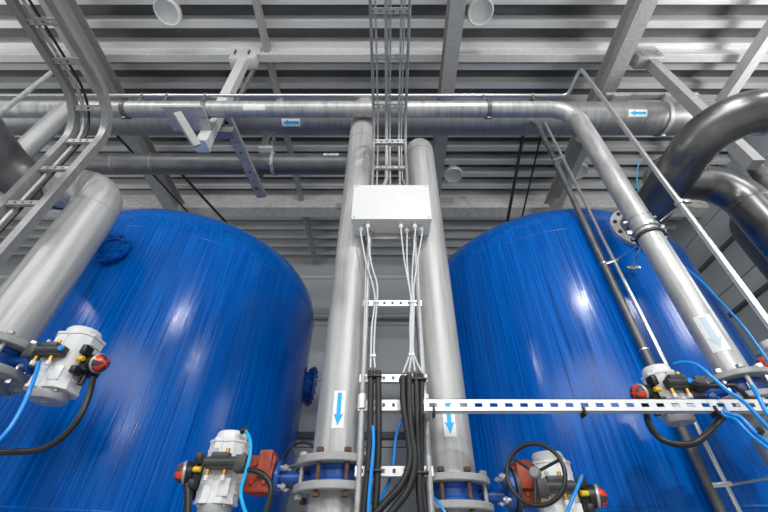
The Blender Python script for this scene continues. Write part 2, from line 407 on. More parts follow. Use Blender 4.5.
clamp(ph, (RX,HY,1.90), (0,0,1), HR, .035, (1,-.3,0), 'chrome'); clamp(ph, (RX,HY,1.835), (0,0,1), HR, .022, (1,-.3,0), 'dkgrey'); clamp(ph, (RX,HY,2.0), (0,0,1), HR-.008, .015, (1,-.3,0), 'chrome')
sticker(ph, (RX,HY,at(710,332,Y=1.88).z), (0,0,1), (-.55,-.85,0), HR, .22, .085, 'cyanp', head=-1)
# hanging supports for the horizontal pipe are the hangers below
# manifold 1
MY, MZ, MR = 2.50, 4.36, .20
pm = thing('manifold_pipe', 'thick dark steel pipe directly behind the bright crossing pipe, with blue left arrows', 'pipe', (0, MY, MZ-MR))
bm = tube(bmesh.new(), [(-6.5,MY,MZ), (4.6,MY,MZ)], MR, 40); obj('pipe_run', bm, M['steel_mid'], pm)
nn, xx = hitn(291,122.5,MY,MZ,MR); sticker(pm, (xx,MY,MZ), (1,0,0), nn, MR, .22, .09, head=-1)
nn, xx = hitn(638,113,MY,MZ,MR); sticker(pm, (xx,MY,MZ), (1,0,0), nn, MR, .22, .085, head=-1)
for px in (222, 660):
    p = at(px, 118, Y=MY); clamp(pm, (p.x,MY,MZ), (1,0,0), MR, .05, (0,-.5,.86), 'galv')
welds(pm, 'galv_dark', *[((at(px,118,Y=MY).x,MY,MZ),(1,0,0),MR) for px in (100, 560, 690)])
# manifold 2
NY, NZ, NR = 2.95, 4.05, .135
pn = thing('manifold_pipe', 'dark steel pipe in the second row, above the left tank, with a small blue arrow', 'pipe', (-2, NY, NZ-NR))
bm = tube(bmesh.new(), fillet([(-6.5,NY,NZ), (XR,NY,NZ), (XR,NY,3.6)], .2), NR, 36); obj('pipe_run', bm, M['steel_dark'], pn)
nn, xx = hitn(331,154,NY,NZ,NR); sticker(pn, (xx,NY,NZ), (1,0,0), nn, NR, .19, .06, head=-1)
welds(pn, 'galv_dark', *[((at(px,162,Y=NY).x,NY,NZ),(1,0,0),NR,.01) for px in (118, 156, 250)])
p = at(275, 162, Y=NY); clamp(pn, (p.x,NY,NZ), (1,0,0), NR, .04, (0,-.6,-.8), 'galv')
# small tube over the front pipe, turning toward camera and down on both sides
tz, ty = 3.86, 1.95
pt = thing('thin_pipe', 'thin bright steel pipe running just above the crossing pipe and dropping at the right', 'pipe', (1.905, 1.67, FZ))
bm = tube(bmesh.new(), fillet([(-6.4,ty,tz), (1.88,ty,tz), (1.905,1.67,tz), (1.905,1.67,FZ)], .06, 6), .018, 14); obj('pipe_run', bm, M['chrome'], pt)
for px in (143, 168, 206, 483, 532):
    p = at(px, 95, Y=ty); b = bmesh.new(); ring(b, (p.x,ty,tz), (1,0,0), .017, .026, .022, 16); cyl(b, (p.x,ty,tz-.02), (p.x,ty,HZ+HR-.002), .007, 8)
    obj('pipe_clamp', b, M['galv_dark'], pt)
c0 = at(682, 203, Y=1.67)
b = bmesh.new(); ring(b, (1.905,1.67,c0.z), (0,0,1), .017, .028, .028, 18); obox(b, (1.94,1.655,c0.z), (1,0,0), (0,1,0), (.05,.02,.028), .002); obj('pipe_clamp', b, M['chrome'], pt)
tag(obj('tie_rod', cyl(bmesh.new(), (1.905,1.695,c0.z-.01), (RX+.06,HY-.09,1.90), .006, 8), M['chrome']), 'short bright tie rod from the thin right pipe to the clamp of the descending pipe', 'rod')
pt2 = thing('thin_pipe', 'thin light pipe slanting down to the left edge, beyond the wide cable ladder', 'pipe', (-3.29, 1.677, FZ))
bm = tube(bmesh.new(), fillet([(-3.27,ty-.015,tz), (-3.29,1.677,tz), (-3.29,1.677,FZ)], .06, 6), .02, 14); obj('pipe_run', bm, M['galv'], pt2)
# paired tubes in front of right tank
DX, DY = 1.745, 2.39
pd = thing('drain_pipe', 'dark narrow vertical pipe in front of the right tank', 'pipe', (DX, DY, FZ))
obj('pipe_run', tube(bmesh.new(), fillet([(DX,DY,FZ), (DX,DY,4.02), (DX-.02,DY+.05,4.19)], .05), .026, 16), M['steel_dark'], pd)
for y_ in (161, 264, 350): obj('band', ring(bmesh.new(), (DX,DY,at(DX,y_,Y=DY).z), (0,0,1), .025, .031, .012, 18), M['chrome'], pd)
e = V((.062,-.045,0)); lx, ly = DX+.062, DY-.045
pq = thing('thin_pipe', 'thin bright pipe clipped alongside the dark vertical pipe on the right tank', 'pipe', (lx, ly, FZ))
obj('pipe_run', cyl(bmesh.new(), (lx,ly,FZ), (lx,ly,4.0), .013, 12), M['chrome'], pq)
for y_ in (161, 265, 486):
    zc = at(600, y_, Y=DY).z
    b = bmesh.new(); obox(b, (DX+.035,DY-.028,zc), V((.062,-.045,0)), (0,0,1), (.12,.025,.03), .003); obj('pipe_clamp', b, M['chrome'], pq)
zc = at(610, 265, Y=DY).z
tag(obj('tie_rod', cyl(bmesh.new(), (lx,ly-.01,zc), (RX-.03,HY+HR+.02,1.84), .006, 8), M['chrome']), 'slim tie rod from the paired narrow pipes up to the descending pipe clamp', 'rod')
b = bmesh.new(); q0 = V((RX-.02,HY+.09,1.82)); q1 = at(633, 268, Y=2.38); cyl(b, q0, q1, .008, 8); obox(b, q1, (1,0,0), (0,1,0), (.11,.035,.03), .010); ring(b, q1, (0,-.6,.8), .02, .034, .02, 18)
tag(obj('tie_rod', b, M['chrome']), 'slim rod with a clamp foot hanging under the descending pipe clamp', 'rod')
zc = at(715, 487, Y=DY).z
tag(obj('tie_rod', cyl(bmesh.new(), (lx+.01,ly-.01,zc), (RX+.12,HY+.06,zc-.0), .007, 8), M['chrome']), 'short tie rod at the bottom right between narrow pipes and wide pipe', 'rod')

# ---- big left pipe with elbow
BX, BY2, BR = -2.17, 1.93, .15
pb = thing('elbow_pipe', 'wide bright steel pipe rising at the left edge and bending over behind the cable ladder', 'pipe', (BX, BY2, FZ))
bm = tube(bmesh.new(), fillet([(BX,BY2,.985), (BX,BY2,2.33), (-2.70,1.95,2.35)], .26, 14), BR, 40); obj('pipe_run', bm, M['steel_v'], pb)
bm = tube(bmesh.new(), fillet([(-2.58,1.945,2.345), (-2.92,1.95,2.38), (-2.94,.6,2.55)], .26, 12), BR+.015, 40); obj('dark_elbow', bm, M['steel_dark'], pb, label='dark steel elbow')
obj('lower_pipe', cyl(bmesh.new(), (BX,BY2,FZ), (BX,BY2,.80), BR, 36), M['steel_v'], pb)
welds(pb, 'galv', ((BX,BY2,2.06),(0,0,1),BR), ((-2.935,1.68,2.41),(0,-1,.12),BR+.015))

# ---- big right pipes
pa = thing('elbow_pipe', 'wide dark steel pipe curving off the right tank flange toward the right edge', 'pipe', (2.27, 1.4, 2.45))
bm = tube(bmesh.new(), fillet([(2.225,2.42,2.39), (2.275,1.36,2.455), (3.3,1.36,2.45), (3.3,1.36,FZ)], .30, 16), .152, 48); obj('pipe_run', bm, M['steel_big'], pa)
welds(pa, 'chrome', ((2.27,1.66,2.45),(0,1,0),.152), ((2.57,1.36,2.45),(1,0,0),.152))
pbb = thing('elbow_pipe', 'second wide steel pipe emerging behind the big elbow and bending down at the right edge', 'pipe', (3.17, 2.3, FZ))
bm = tube(bmesh.new(), fillet([(2.45,2.06,2.70), (2.62,2.34,2.92), (3.29,2.34,2.92), (3.29,2.34,FZ)], .32, 16), .165, 40); obj('pipe_run', bm, M['steel_big'], pbb)
welds(pbb, 'steel_dark', ((3.29,2.34,2.58),(0,0,1),.165,.010))
pc = thing('standpipe', 'very dark vertical pipe behind the curved pipes at the right edge', 'pipe', (4.0, 3.0, FZ))
obj('pipe_run', tube(bmesh.new(), fillet([(4.02,3.0,FZ), (4.02,3.0,3.15), (5.2,3.0,3.3)], .3, 12), .19, 36), M['steel_dark'], pc)
ps = thing('small_elbow_pipe', 'narrow dark curved pipe above the wide pipes at the right edge', 'pipe', (3.4, 2.3, 3.3))
obj('pipe_run', tube(bmesh.new(), fillet([at(722,138,Y=2.3), at(742,150,Y=2.3), at(790,215,Y=2.3)], .25, 10), .065, 24), M['steel_dark'], ps)

# ------------------------------------------------------------------ hangers and brackets
def strut(a, b, w, h, m='light_paint', parent=None, name='hanger', up=(0,-1,0)):
    return obj(name, beam(bmesh.new(), a, b, rect(w, h), up), M[m], parent, False)
hx = -1.90; hy = 2.16; hxb = -1.83
hg = thing('pipe_hanger', 'pale square hanger strut on the left, dropping from the purlin to a pipe bracket', 'hanger', (hxb, hy, 3.25))
strut((hx,hy,5.30), (hxb,hy,3.27), .11, .10, 'white_strut', parent=hg, name='post')
b = bmesh.new(); box(b, (hx-.17,hy-.065,5.14), (hx+.17,hy+.075,5.298), .008); box(b, (hx-.20,hy-.068,5.27), (hx+.20,hy-.046,5.50), .004)
for sx_ in (-1, 1):
    for q in (-1, 1): lathe(b, [(0,-.004),(.018,0),(.018,.02),(0,.02)], (hx+.09*sx_,hy-.065,5.24+.032*q), (0,-1,0), 6)
obj('clamp_plate', b, M['white_strut'], hg)
for sx_ in (-1, 1):
    for q in (-1, 1): obj('bolt', lathe(bmesh.new(), [(0,0),(.012,0),(.012,.03),(0,.03)], (hx+.09*sx_,hy-.085,5.24+.032*q), (0,-1,0), 6), M['rust'], hg)
obj('shelf_plate', box(bmesh.new(), (-2.17,1.86,HZ-HR-.035), (-1.78,2.12,HZ-HR-.004), .003), M['galv'], hg)
obj('side_brace', beam(bmesh.new(), at(177,113,Y=1.86), at(197,146,Y=2.09), rect(.07,.05), (0,-1,.2)), M['grey_paint'], hg, False)
obj('end_plate', box(bmesh.new(), (hxb-.07,hy-.08,3.235), (hxb+.065,hy+.06,3.27), .003), M['white_strut'], hg)
# right hanger
hx2 = 3.43
hr = thing('pipe_hanger', 'grey square hanger strut on the right, slanting from the purlin behind the big elbow', 'hanger', (hx2, 2.16, 3.3))
strut((hx2,2.16,5.30), (hx2,2.16,2.95), .11, .11, 'grey_paint', parent=hr, name='post')
b = bmesh.new(); box(b, (hx2-.19,2.08,5.13), (hx2+.15,2.24,5.298), .01); box(b, (hx2-.24,2.088,5.25), (hx2+.18,2.114,5.50), .004)
for s in (-1, 1):
    for q in (-1, 1): lathe(b, [(0,0),(.018,0),(.018,.02),(0,.02)], (hx2+.10*s,2.08,5.235+.035*q), (0,-1,0), 6)
obj('clamp_plate', b, M['galv'], hr)
# slotted channel under manifold 2
def slotted(a, b, w, h, up, m, parent, name='strut_channel', pitch=.075, slot=(.038,.014), side_faces=True, off=0.0):
    """solid-walled channel whose face (towards up) is pierced by slots"""
    a, b = V(a), V(b); d = (b-a).normalized(); L = (b-a).length; u = V(up); u = (u-d*u.dot(d)).normalized(); s = d.cross(u)
    bm = bmesh.new(); n = int(L/pitch); t = .003; c = a
    xs = [0]
    st = (L-n*pitch)/2+off
    cells = []
    for i in range(n):
        x0 = st+i*pitch+(pitch-slot[0])/2; cells.append((x0, x0+slot[0]))
    ys = [-w/2, -slot[1]/2, slot[1]/2, w/2]
    xl = [0.0]
    for c0_, c1_ in cells: xl += [c0_, c1_]
    xl.append(L)
    vv = [[[bm.verts.new(a+d*x+s*y+u*z) for z in (0, -t)] for y in ys] for x in xl]
    for i in range(len(xl)-1):
        hole = (i % 2 == 1)
        for j in range(3):
            if hole and j == 1: continue
            for k in (0, 1):
                q = (vv[i][j][k], vv[i+1][j][k], vv[i+1][j+1][k], vv[i][j+1][k]); bm.faces.new(q)
        if hole:
            for j in (1, 2): bm.faces.new((vv[i][j][0], vv[i+1][j][0], vv[i+1][j][1], vv[i][j][1]))
            for i2 in (i, i+1): bm.faces.new((vv[i2][1][0], vv[i2][2][0], vv[i2][2][1], vv[i2][1][1]))
    for sg in (-1, 1):
        obox(bm, (a+b)/2+s*sg*(w/2-t/2)-u*(h/2), d, s, (L, t, h))
        obox(bm, (a+b)/2+s*sg*(w/2-.006)-u*h, d, s, (L, .012, t))
    return obj(name, bm, m, parent, False)
sc = slotted((-1.80,2.10,3.86), (-1.68,3.35,3.86), .12, .06, (0,0,-1), M['galv'], None, 'strut_channel', .14, (.03,.03))
tag(sc, 'galvanised slotted channel under the dark second-row pipe, left of the middle', 'channel')
for (xa, ya, za), lb_ in (((-1.79,2.26,3.92),'near upright hanger bar carrying the slotted channel, close to the left hanger strut'), ((-1.70,3.2,3.92),'far upright hanger bar carrying the slotted channel, behind the dark second-row pipe')):
    tag(obj('hanger_rod', box(bmesh.new(), (xa-.02,ya-.02,za-.06), (xa+.02,ya+.02,5.5)), M['galv_dark'], None, False), lb_, 'hanger')
b = bmesh.new(); p_ = at(222,134,Y=2.3); box(b, (p_.x-.12,2.24,p_.z-.05), (p_.x+.14,2.34,p_.z+.05), .004); box(b, (p_.x-.10,2.31,p_.z), (p_.x-.06,2.39,4.225), .002)
tag(obj('bracket_plate', b, M['galv_dark'], None, False), 'dark bracket plate clamped beside the slotted channel under the thick pipe', 'bracket')
b = bmesh.new(); p = at(268, 145, Y=2.9); beam(b, (p.x,2.80,4.15), (p.x,2.80,5.52), rect(.07,.05), (0,-1,0)); box(b, (p.x-.04,2.76,4.13), (p.x+.14,2.84,4.19), .004)
tag(obj('hanger_bar', b, M['white_strut'], None, False), 'short white hanger bar between the two thick pipes', 'hanger')
# hangers for the manifold and crossing pipe at the right
b = bmesh.new()
for px in (618, 668):
    p = at(px, 95, Y=2.35); box(b, (p.x-.10,2.30,4.56), (p.x+.10,2.5,4.60), .005); box(b, (p.x-.04,2.36,4.58), (p.x+.04,2.44,4.72), .005)
    lathe(b, [(0,0),(.02,0),(.02,.03),(0,.03)], (p.x-.07,2.33,4.60), (0,0,1), 6); lathe(b, [(0,0),(.02,0),(.02,.03),(0,.03)], (p.x+.07,2.33,4.60), (0,0,1), 6)
box(b, (at(600,90,Y=2.4).x,2.36,4.70), (at(690,90,Y=2.4).x,2.44,4.76), .004)
tag(obj('pipe_saddle', b, M['galv'], None, False), 'bolted saddle brackets on the thick pipe, right of the descending pipe bend', 'bracket')
b = bmesh.new(); p = at(532, 97, Y=2.0); box(b, (p.x-.05,1.98,HZ+HR), (p.x+.01,2.02,tz-.02), .003); tag(obj('pipe_stop', b, M['black']), 'small black spacer standing on the bright crossing pipe near its bend', 'spacer')
# brace rods
def rod(a, b, r, m, label): tag(obj('brace_rod', cyl(bmesh.new(), a, b, r, 12), M[m]), label, 'rod', None)
def rodto(p0, y0, p1, y1, yend, r, label):
    A = at(*p0, Y=y0); B = at(*p1, Y=y1); d = (B-A); e = A+d*((yend-A.y)/d.y)
    s = A-d*((A.z-5.5)/d.z) if d.z < 0 else A
    rod(s, e, r, 'black', label)
def rodz(p0, z0, p1, y1, r, label, yend=6.62, zend=5.46):
    A = at(*p0, Z=z0); B = at(*p1, Y=y1); d = B-A; k = (yend-A.y)/d.y
    if d.z > 0: k = min(k, (zend-A.z)/d.z)
    rod(A, A+d*k, r, 'black', label)
rodz((523,135), 5.46, (508,218), 4.6, .026, 'thicker of two black brace rods above the right tank')
rodz((541,135), 5.46, (523,213), 4.6, .015, 'thinner of two black brace rods above the right tank, the right one')
rodz((110,128), 4.38, (184,208), 4.55, .016, 'thin black brace rod crossing the second-row pipe above the left tank')
rodz((176,168), 4.97, (222,218), 4.6, .022, 'thicker black brace rod just above the dome of the left tank')
b = beam(bmesh.new(), at(580,140,Z=4.95), at(555,196,Z=4.95), rect(.11,.11)); tagbeam(b, M['galv_dark'], 'roof_brace', 'short dark brace bar behind the round lamp near the right pipe bend', 'brace')
# far wall pipe
t = thing('wall_pipe', 'thin grey pipe running along the far wall between the two tanks', 'pipe', (0, 6.5, 3.93))
obj('pipe_run', cyl(bmesh.new(), (-7.2,6.5,3.97), (7.2,6.5,3.97), .055, 20), M['galv'], t)
for x in (-5,-2.4,-.9,1.2,5): obj('wall_bracket', box(bmesh.new(), (x-.03,6.5,3.89), (x+.03,6.655,3.93)), M['galv_dark'], t, False)
# ------------------------------------------------------------------ cable ladders
LY = 1.99
def proj(p):
    f = V((0,math.cos(TH),math.sin(TH))); u = V((0,-math.sin(TH),math.cos(TH))); d = p.dot(f)
    return (388+FPX*p.x/d, 256-FPX*p.dot(u)/d)
def ladder(name, label, xl, xr, yv, ztopc, yend, zlow, tuberad, rung_px, rf=.38, flat=False):
    t = thing(name, label, 'cable ladder', ((xl+xr)/2, yv, zlow))
    for x in (xl, xr):
        pts = fillet([(x,yv,zlow), (x,yv,ztopc), (x,yend,ztopc)], rf, 12)
        bm = tube(bmesh.new(), pts, .036, 4, ph=PI/4) if flat else tube(bmesh.new(), pts, tuberad, 14)
        obj('side_rail', bm, M['rail'], t)
    fine = []
    pts = fillet([((xl+xr)/2,yv,zlow), ((xl+xr)/2,yv,ztopc), ((xl+xr)/2,yend,ztopc)], rf, 24)
    for i in range(len(pts)-1):
        m_ = max(1, int((pts[i+1]-pts[i]).length/.01))
        for j in range(m_): fine.append(pts[i].lerp(pts[i+1], j/m_))
    for py in rung_px:
        best = min(range(1, len(fine)-1), key=lambda i: abs(proj(fine[i])[1]-py) if fine[i].y > .3 else 1e9)
        c = fine[best]; tg = (fine[best+1]-fine[best-1]).normalized(); n_ = tg.cross(V((1,0,0)))
        if n_.dot(c) > 0: n_ = -n_
        c = c+n_*tuberad*.6
        slotted((xl-.01,c.y,c.z), (xr+.01,c.y,c.z), .042, .018, n_, M['galv'], t, 'rung', .05, (.016,.014))
    return t
cl = ladder('cable_ladder', 'slim steel cable ladder coming over the ceiling centre down behind the white box', -.128, .158, 1.99, 3.18, -1.2, 2.1, .0125, [11,57,106,141,168], .36)
# cables inside central ladder, each its own conduit
def path_on(x, dz, lo, hook=None, yv=1.99, ztopc=3.18, yend=-1.2, rf=.38):
    pts = fillet([(x,yv-dz,lo), (x,yv-dz,ztopc-dz), (x,yend,ztopc-dz)], rf, 10)
    return ([V(hook)]+pts) if hook else pts
for i, (x, r, nm, lb, hk) in enumerate([(-.092,.008,'cable','thin grey cable beside the left rail of the middle ladder', (-.085,1.93,2.29)),
    (-.012,.016,'cable','thickest grey cable down the centre of the middle ladder', (-.04,1.93,2.29)),
    (.018,.008,'cable','thin grey cable just right of the thick centre cable on the ladder', (.02,1.93,2.29)),
    (.100,.010,'cable','grey cable beside the right rail of the middle ladder', (.09,1.93,2.29)),
    (.122,.006,'cable','thinnest grey cable against the right rail of the middle ladder', (.15,1.93,2.29))]):
    pts = path_on(x, -.022, 2.55, hk); tag(obj(nm, tube(bmesh.new(), fillet([pts[0], (hk[0],hk[1],2.33)], .01)+pts[1:], r, 10), M['galv']), lb, 'cable')
# left ladder
LYV = 1.60; lxl, lxr = -2.385, -2.135
ll = ladder('cable_ladder', 'wide steel cable ladder curving from the ceiling down to the left edge', lxl, lxr, LYV, 2.80, -2.5, FZ, .03, [21,60,108,142,170,205], .34, True)
for i, (x, r, m_, lb) in enumerate([(lxl+.055,.012,'galv','bright conduit hugging the left rail of the left ladder'), (lxl+.095,.009,'black','thin black cable on the left cable ladder'), (lxr-.055,.010,'galv','slim conduit beside the right rail of the left ladder')]):
    tag(obj('cable', tube(bmesh.new(), fillet([(x,LYV+.02,FZ+.02), (x,LYV+.02,2.82), (x,-2.5,2.82)], .35, 10), r, 10), M[m_]), lb, 'cable')

# lower central ladder with couplings and rungs
lo = thing('cable_ladder', 'lower cable ladder between the two pale pipes, carrying black conduits', 'cable ladder', (.02, 1.98, FZ))
RLX, RRX = -.132, .188
for x in (RLX, RRX):
    obj('side_rail', cyl(bmesh.new(), (x,1.98,FZ), (x,1.98,2.05), .0155, 14), M['galv'], lo)
    obj('coupling', cyl(bmesh.new(), (x,1.98,at(360,395,Y=1.98).z), (x,1.98,at(360,405,Y=1.98).z-.02), .024, 14), M['white_strut'], lo)
for y_ in (303, 378, 405, 471):
    z = at(390, y_, Y=1.97).z
    slotted((RLX-.02 if y_ != 471 else RLX-.02,1.97,z), (RRX+.02,1.97,z), .048 if y_ != 405 else .06, .022, (0,-1,0), M['white_strut'], lo, 'rung', .05, (.014,.018))
tag(slotted((RRX-.02,1.80,at(500,405,Y=1.80).z), (4.2,1.80,at(500,405,Y=1.80).z), .058, .032, (0,-1,0), M['white_strut'], None, 'strut_channel', .0705, (.036,.018)), 'long white slotted strut channel running right across the right tank', 'channel')
b = bmesh.new(); zc = at(500,405,Y=1.80).z; box(b, (RRX-.015,1.83,zc-.02), (RRX+.015,1.97,zc+.02), .003); tag(obj('channel_bracket', b, M['chrome']), 'small bracket joining the white strut channel to the lower ladder', 'bracket')

# ------------------------------------------------------------------ junction box
x0, x1 = at(351,218,Y=1.85).x, at(432,218,Y=1.85).x; zb0 = 1.91; zt0 = 2.28
jb = thing('junction_box', 'white rectangular junction box mounted between the two pale pipes', 'box', ((x0+x1)/2, 1.94, zb0))
obj('enclosure', box(bmesh.new(), (x0+.004,1.875,zb0+.004), (x1-.004,2.03,zt0-.004), .008), M['boxw'], jb)
obj('lid', box(bmesh.new(), (x0,1.85,zb0), (x1,1.885,zt0), .006), M['boxw'], jb)
for sx in (x0+.02, x1-.02):
    for sz in (zb0+.02, zt0-.02): obj('screw', lathe(bmesh.new(), [(0,0),(.007,0),(.007,.003),(0,.003)], (sx,1.85,sz), (0,-1,0), 10), M['galv'], jb)
gl = [(361,240,1.93),(368,233,1.90),(401,233,1.90),(407,240,1.94),(415,233,1.90),(422,240,1.93)]
GP = []
for px, py, yy in gl:
    p = at(px, py-6, Y=yy); x = p.x; GP.append((x, yy))
    g = obj('cable_gland', lathe(bmesh.new(), [(0,0),(.019,0),(.019,-.012),(.015,-.013),(.017,-.018),(.017,-.034),(.010,-.044),(0,-.044)], (x,yy,zb0+.002), (0,0,1), 12), M['boxw'], jb)
# back plate
obj('mounting_plate', box(bmesh.new(), (RLX-.03,1.995,1.86), (RRX+.03,2.03,1.93), .003), M['galv'], jb)
# cables from glands
def P2(px, py, Y): return at(px, py, Y=Y)
CY = 1.945
specs = [ (0, [(366,262),(372,282),(375,300),(372,325),(371,352),(370.5,368)], 'leftmost thin white cable hanging from the junction box'),
          (1, [(371,262),(377,284),(377,302),(375,325),(374,352),(375,368)], 'second thin white cable from the left under the junction box'),
          (2, [(404,258),(408,280),(411,300),(410,325),(410,352),(403,373)], 'third thin white cable from the left under the junction box'),
          (3, [(407,260),(409,285),(412,302),(411.5,325),(411.5,352),(409,372)], 'thin white cable near the middle of the right cluster under the box'),
          (4, [(413,260),(412,285),(413,302),(412.5,325),(412.5,352),(415,371)], 'thin white cable from the tallest right-hand gland of the box'),
          (5, [(418,258),(414,285),(414,302),(413.5,325),(413.5,352),(421,371)], 'rightmost thin white cable hanging from the junction box')]
for gi, pts, lb in specs:
    gx, gy = GP[gi]
    pp = [V((gx,gy,zb0-.03)), V((gx,gy,zb0-.07))]+[P2(a, b_, CY) for a, b_ in pts]
    tag(obj('cable', tube(bmesh.new(), smoothpath(pp, 5), .0052, 8), M['cable']), lb, 'cable', 'white cables under the junction box')
for i, (px, py) in enumerate(((373,356),(411.5,355),(376,302),(412,302))):
    p = P2(px, py, CY); tag(obj('cable_tie', box(bmesh.new(), (p.x-.017,p.y-.010,p.z-.008), (p.x+.017,p.y+.010,p.z+.008), .003), M['white']),
        ['white cable tie round the left pair of cables','white cable tie where the right cables fan out','small white tie on the left cables at the upper rung','small white tie on the right cables at the upper rung'][i], 'cable tie')
# long thin cable down the right pipe
for pts, lb in (([(418,258),(419,300),(420,330),(422,370),(424,396)], 'thin white cable running down the edge of the right pale pipe'), ([(366,262),(365,300),(364,340),(363,390)], 'thin white cable running down the edge of the left pale pipe')):
    tag(obj('cable', tube(bmesh.new(), smoothpath([P2(a,b_,1.955) for a, b_ in pts], 4), .004, 8), M['cable']), lb, 'cable')
# black conduits
def corr(pts, r): 
    pts = smoothpath(pts, 16); out = []; rr = []
    L = 0; last = pts[0]; 
    # resample at 6mm for corrugation
    seg = .006; acc = 0; res = [pts[0]]
    for p in pts[1:]:
        d = (p-last).length
        while acc+d >= seg:
            k = (seg-acc)/d; last = last.lerp(p, k); res.append(last.copy()); d = (p-last).length; acc = 0
        acc += d; last = p
    rr = [r if i % 2 else r*.93 for i in range(len(res))]
    return tube(bmesh.new(), res, rr, 12)
bc = [([(371,371),(370.5,400),(370,440),(367,480),(362,530)], 'leftmost black corrugated conduit of the left pair'),
      ([(378,371),(378.5,400),(378.5,440),(377,480),(374,530)], 'right-hand black corrugated conduit of the left pair'),
      ([(403,376),(403.5,405),(408,435),(410,462),(401,485),(386,502),(370,520)], 'black conduit of the right bundle that swings out to the lower left'),
      ([(409,375),(409.5,405),(412,435),(415,462),(409,488),(394,509),(380,525)], 'black conduit running second in the right bundle, curving left at the bottom'),
      ([(416,374),(417,405),(418,440),(419,470),(420,500),(424,530)], 'black conduit third in the right bundle, going straight down'),
      ([(422,374),(423,405),(424,440),(425,470),(427,500),(430,530)], 'rightmost black conduit, against the right rail of the ladder')]
bc[5] = ([(421.5,374),(422,405),(421.5,440),(421.5,470),(424,500),(428,530)], bc[5][1])
for i, (pts, lb) in enumerate(bc):
    Yq = 1.935 if i not in (2,3) else 1.915
    if i == 4: Yq = 1.93
    tag(obj('conduit', corr([P2(a,b_,Yq) for a, b_ in pts], .0165 if i < 5 else .0125), M['hosebl']), lb, 'conduit', 'black corrugated conduits')
for i, (xa, xb, y_) in enumerate(((367,382,375),(399,426,378),(367,382,470),(408,428,472))):
    a = P2(xa,y_,1.91); c = P2(xb,y_,1.96)
    tag(obj('cable_tie', box(bmesh.new(), (a.x,1.912,a.z-.005), (c.x,1.958,a.z+.005), .002), M['black']),
        ['black tie holding the left conduits at the middle rung','black tie holding the right conduits at the middle rung','black tie holding the left conduits at the lowest rung','black tie holding the right conduits at the lowest rung'][i], 'cable tie')
def hose(pts, r, label, m='airhose', name='air_hose', cat='hose', n=8):
    return tag(obj(name, tube(bmesh.new(), smoothpath([V(p) for p in pts], n), r, 10), M[m]), label, cat)
hose([P2(a,b_,1.905) for a, b_ in ((373,426),(373.5,445),(371,475),(369,500),(368,525))], .008, 'blue air hose running down in front of the left black conduits')
hose([P2(a,b_,2.03) for a, b_ in ((384,408),(379,416),(376,426),(373,440))], .007, 'short blue air hose slipping behind the left black conduits')
hose([P2(a,b_,2.02) for a, b_ in ((412,408),(402,419),(396,438),(393,465),(389,482),(384,492),(376,508))], .008, 'blue air hose curving down between the two bundles of black conduit')

# ------------------------------------------------------------------ valves
def hexbolts(par, c, ax, R, n, z0, z1, mats, ph=.5):
    x, y, z = frame(ax); c = V(c)
    for k in range(n):
        a = 2*PI*(k+ph)/n; p = c+(x*math.cos(a)+y*math.sin(a))*R
        obj('bolt', bolt(bmesh.new(), (p.x,p.y,z0), (p.x,p.y,z1), .010, .019, .017), M[mats[k % len(mats)]], par)
def stub(pipe, x, y, r, R, zlo, zhi, th=.038):
    for z in ((zlo+th/2), (zhi-th/2)): obj('flange', ring(bmesh.new(), (x,y,z), (0,0,1), r*.95, R, th, 56, .004), M['grey_paint'], pipe)
def valve_body(t, x, y, z, rb, hb, s, neck_to, yk=None):
    b = bmesh.new(); lathe(b, [(rb*.8,-hb/2),(rb,-hb/2),(rb,-hb*.3),(rb*.93,-hb*.2),(rb*.93,hb*.2),(rb,hb*.3),(rb,hb/2),(rb*.8,hb/2)], (x,y,z), (0,0,1), 40)
    obj('valve_body', b, M['blue_dark'], t)
    b = bmesh.new(); cyl(b, (x+s*rb*.85,y,z), (neck_to,y,z), .028, 20); obox(b, ((x+s*rb+neck_to)/2-s*.03,y,z), (1,0,0), (0,1,0), (abs(neck_to-x)-rb, .05, .03), .004)
    obj('valve_neck', b, M['blue_dark'], t)
def mflange(t, x, y, z, s, R=.075):
    f = obj('mounting_flange', ring(bmesh.new(), (x,y,z), (1,0,0), .02, R, .02, 36), M['blue_dark'], t)
    for k in range(4):
        a = PI/4+k*PI/2; p = V((x-s*.028, y+math.cos(a)*R*.76, z+math.sin(a)*R*.76))
        obj('bolt', bolt(bmesh.new(), p, p+V((s*.02,0,0)), .008, .014, .012), M['chrome'], f)
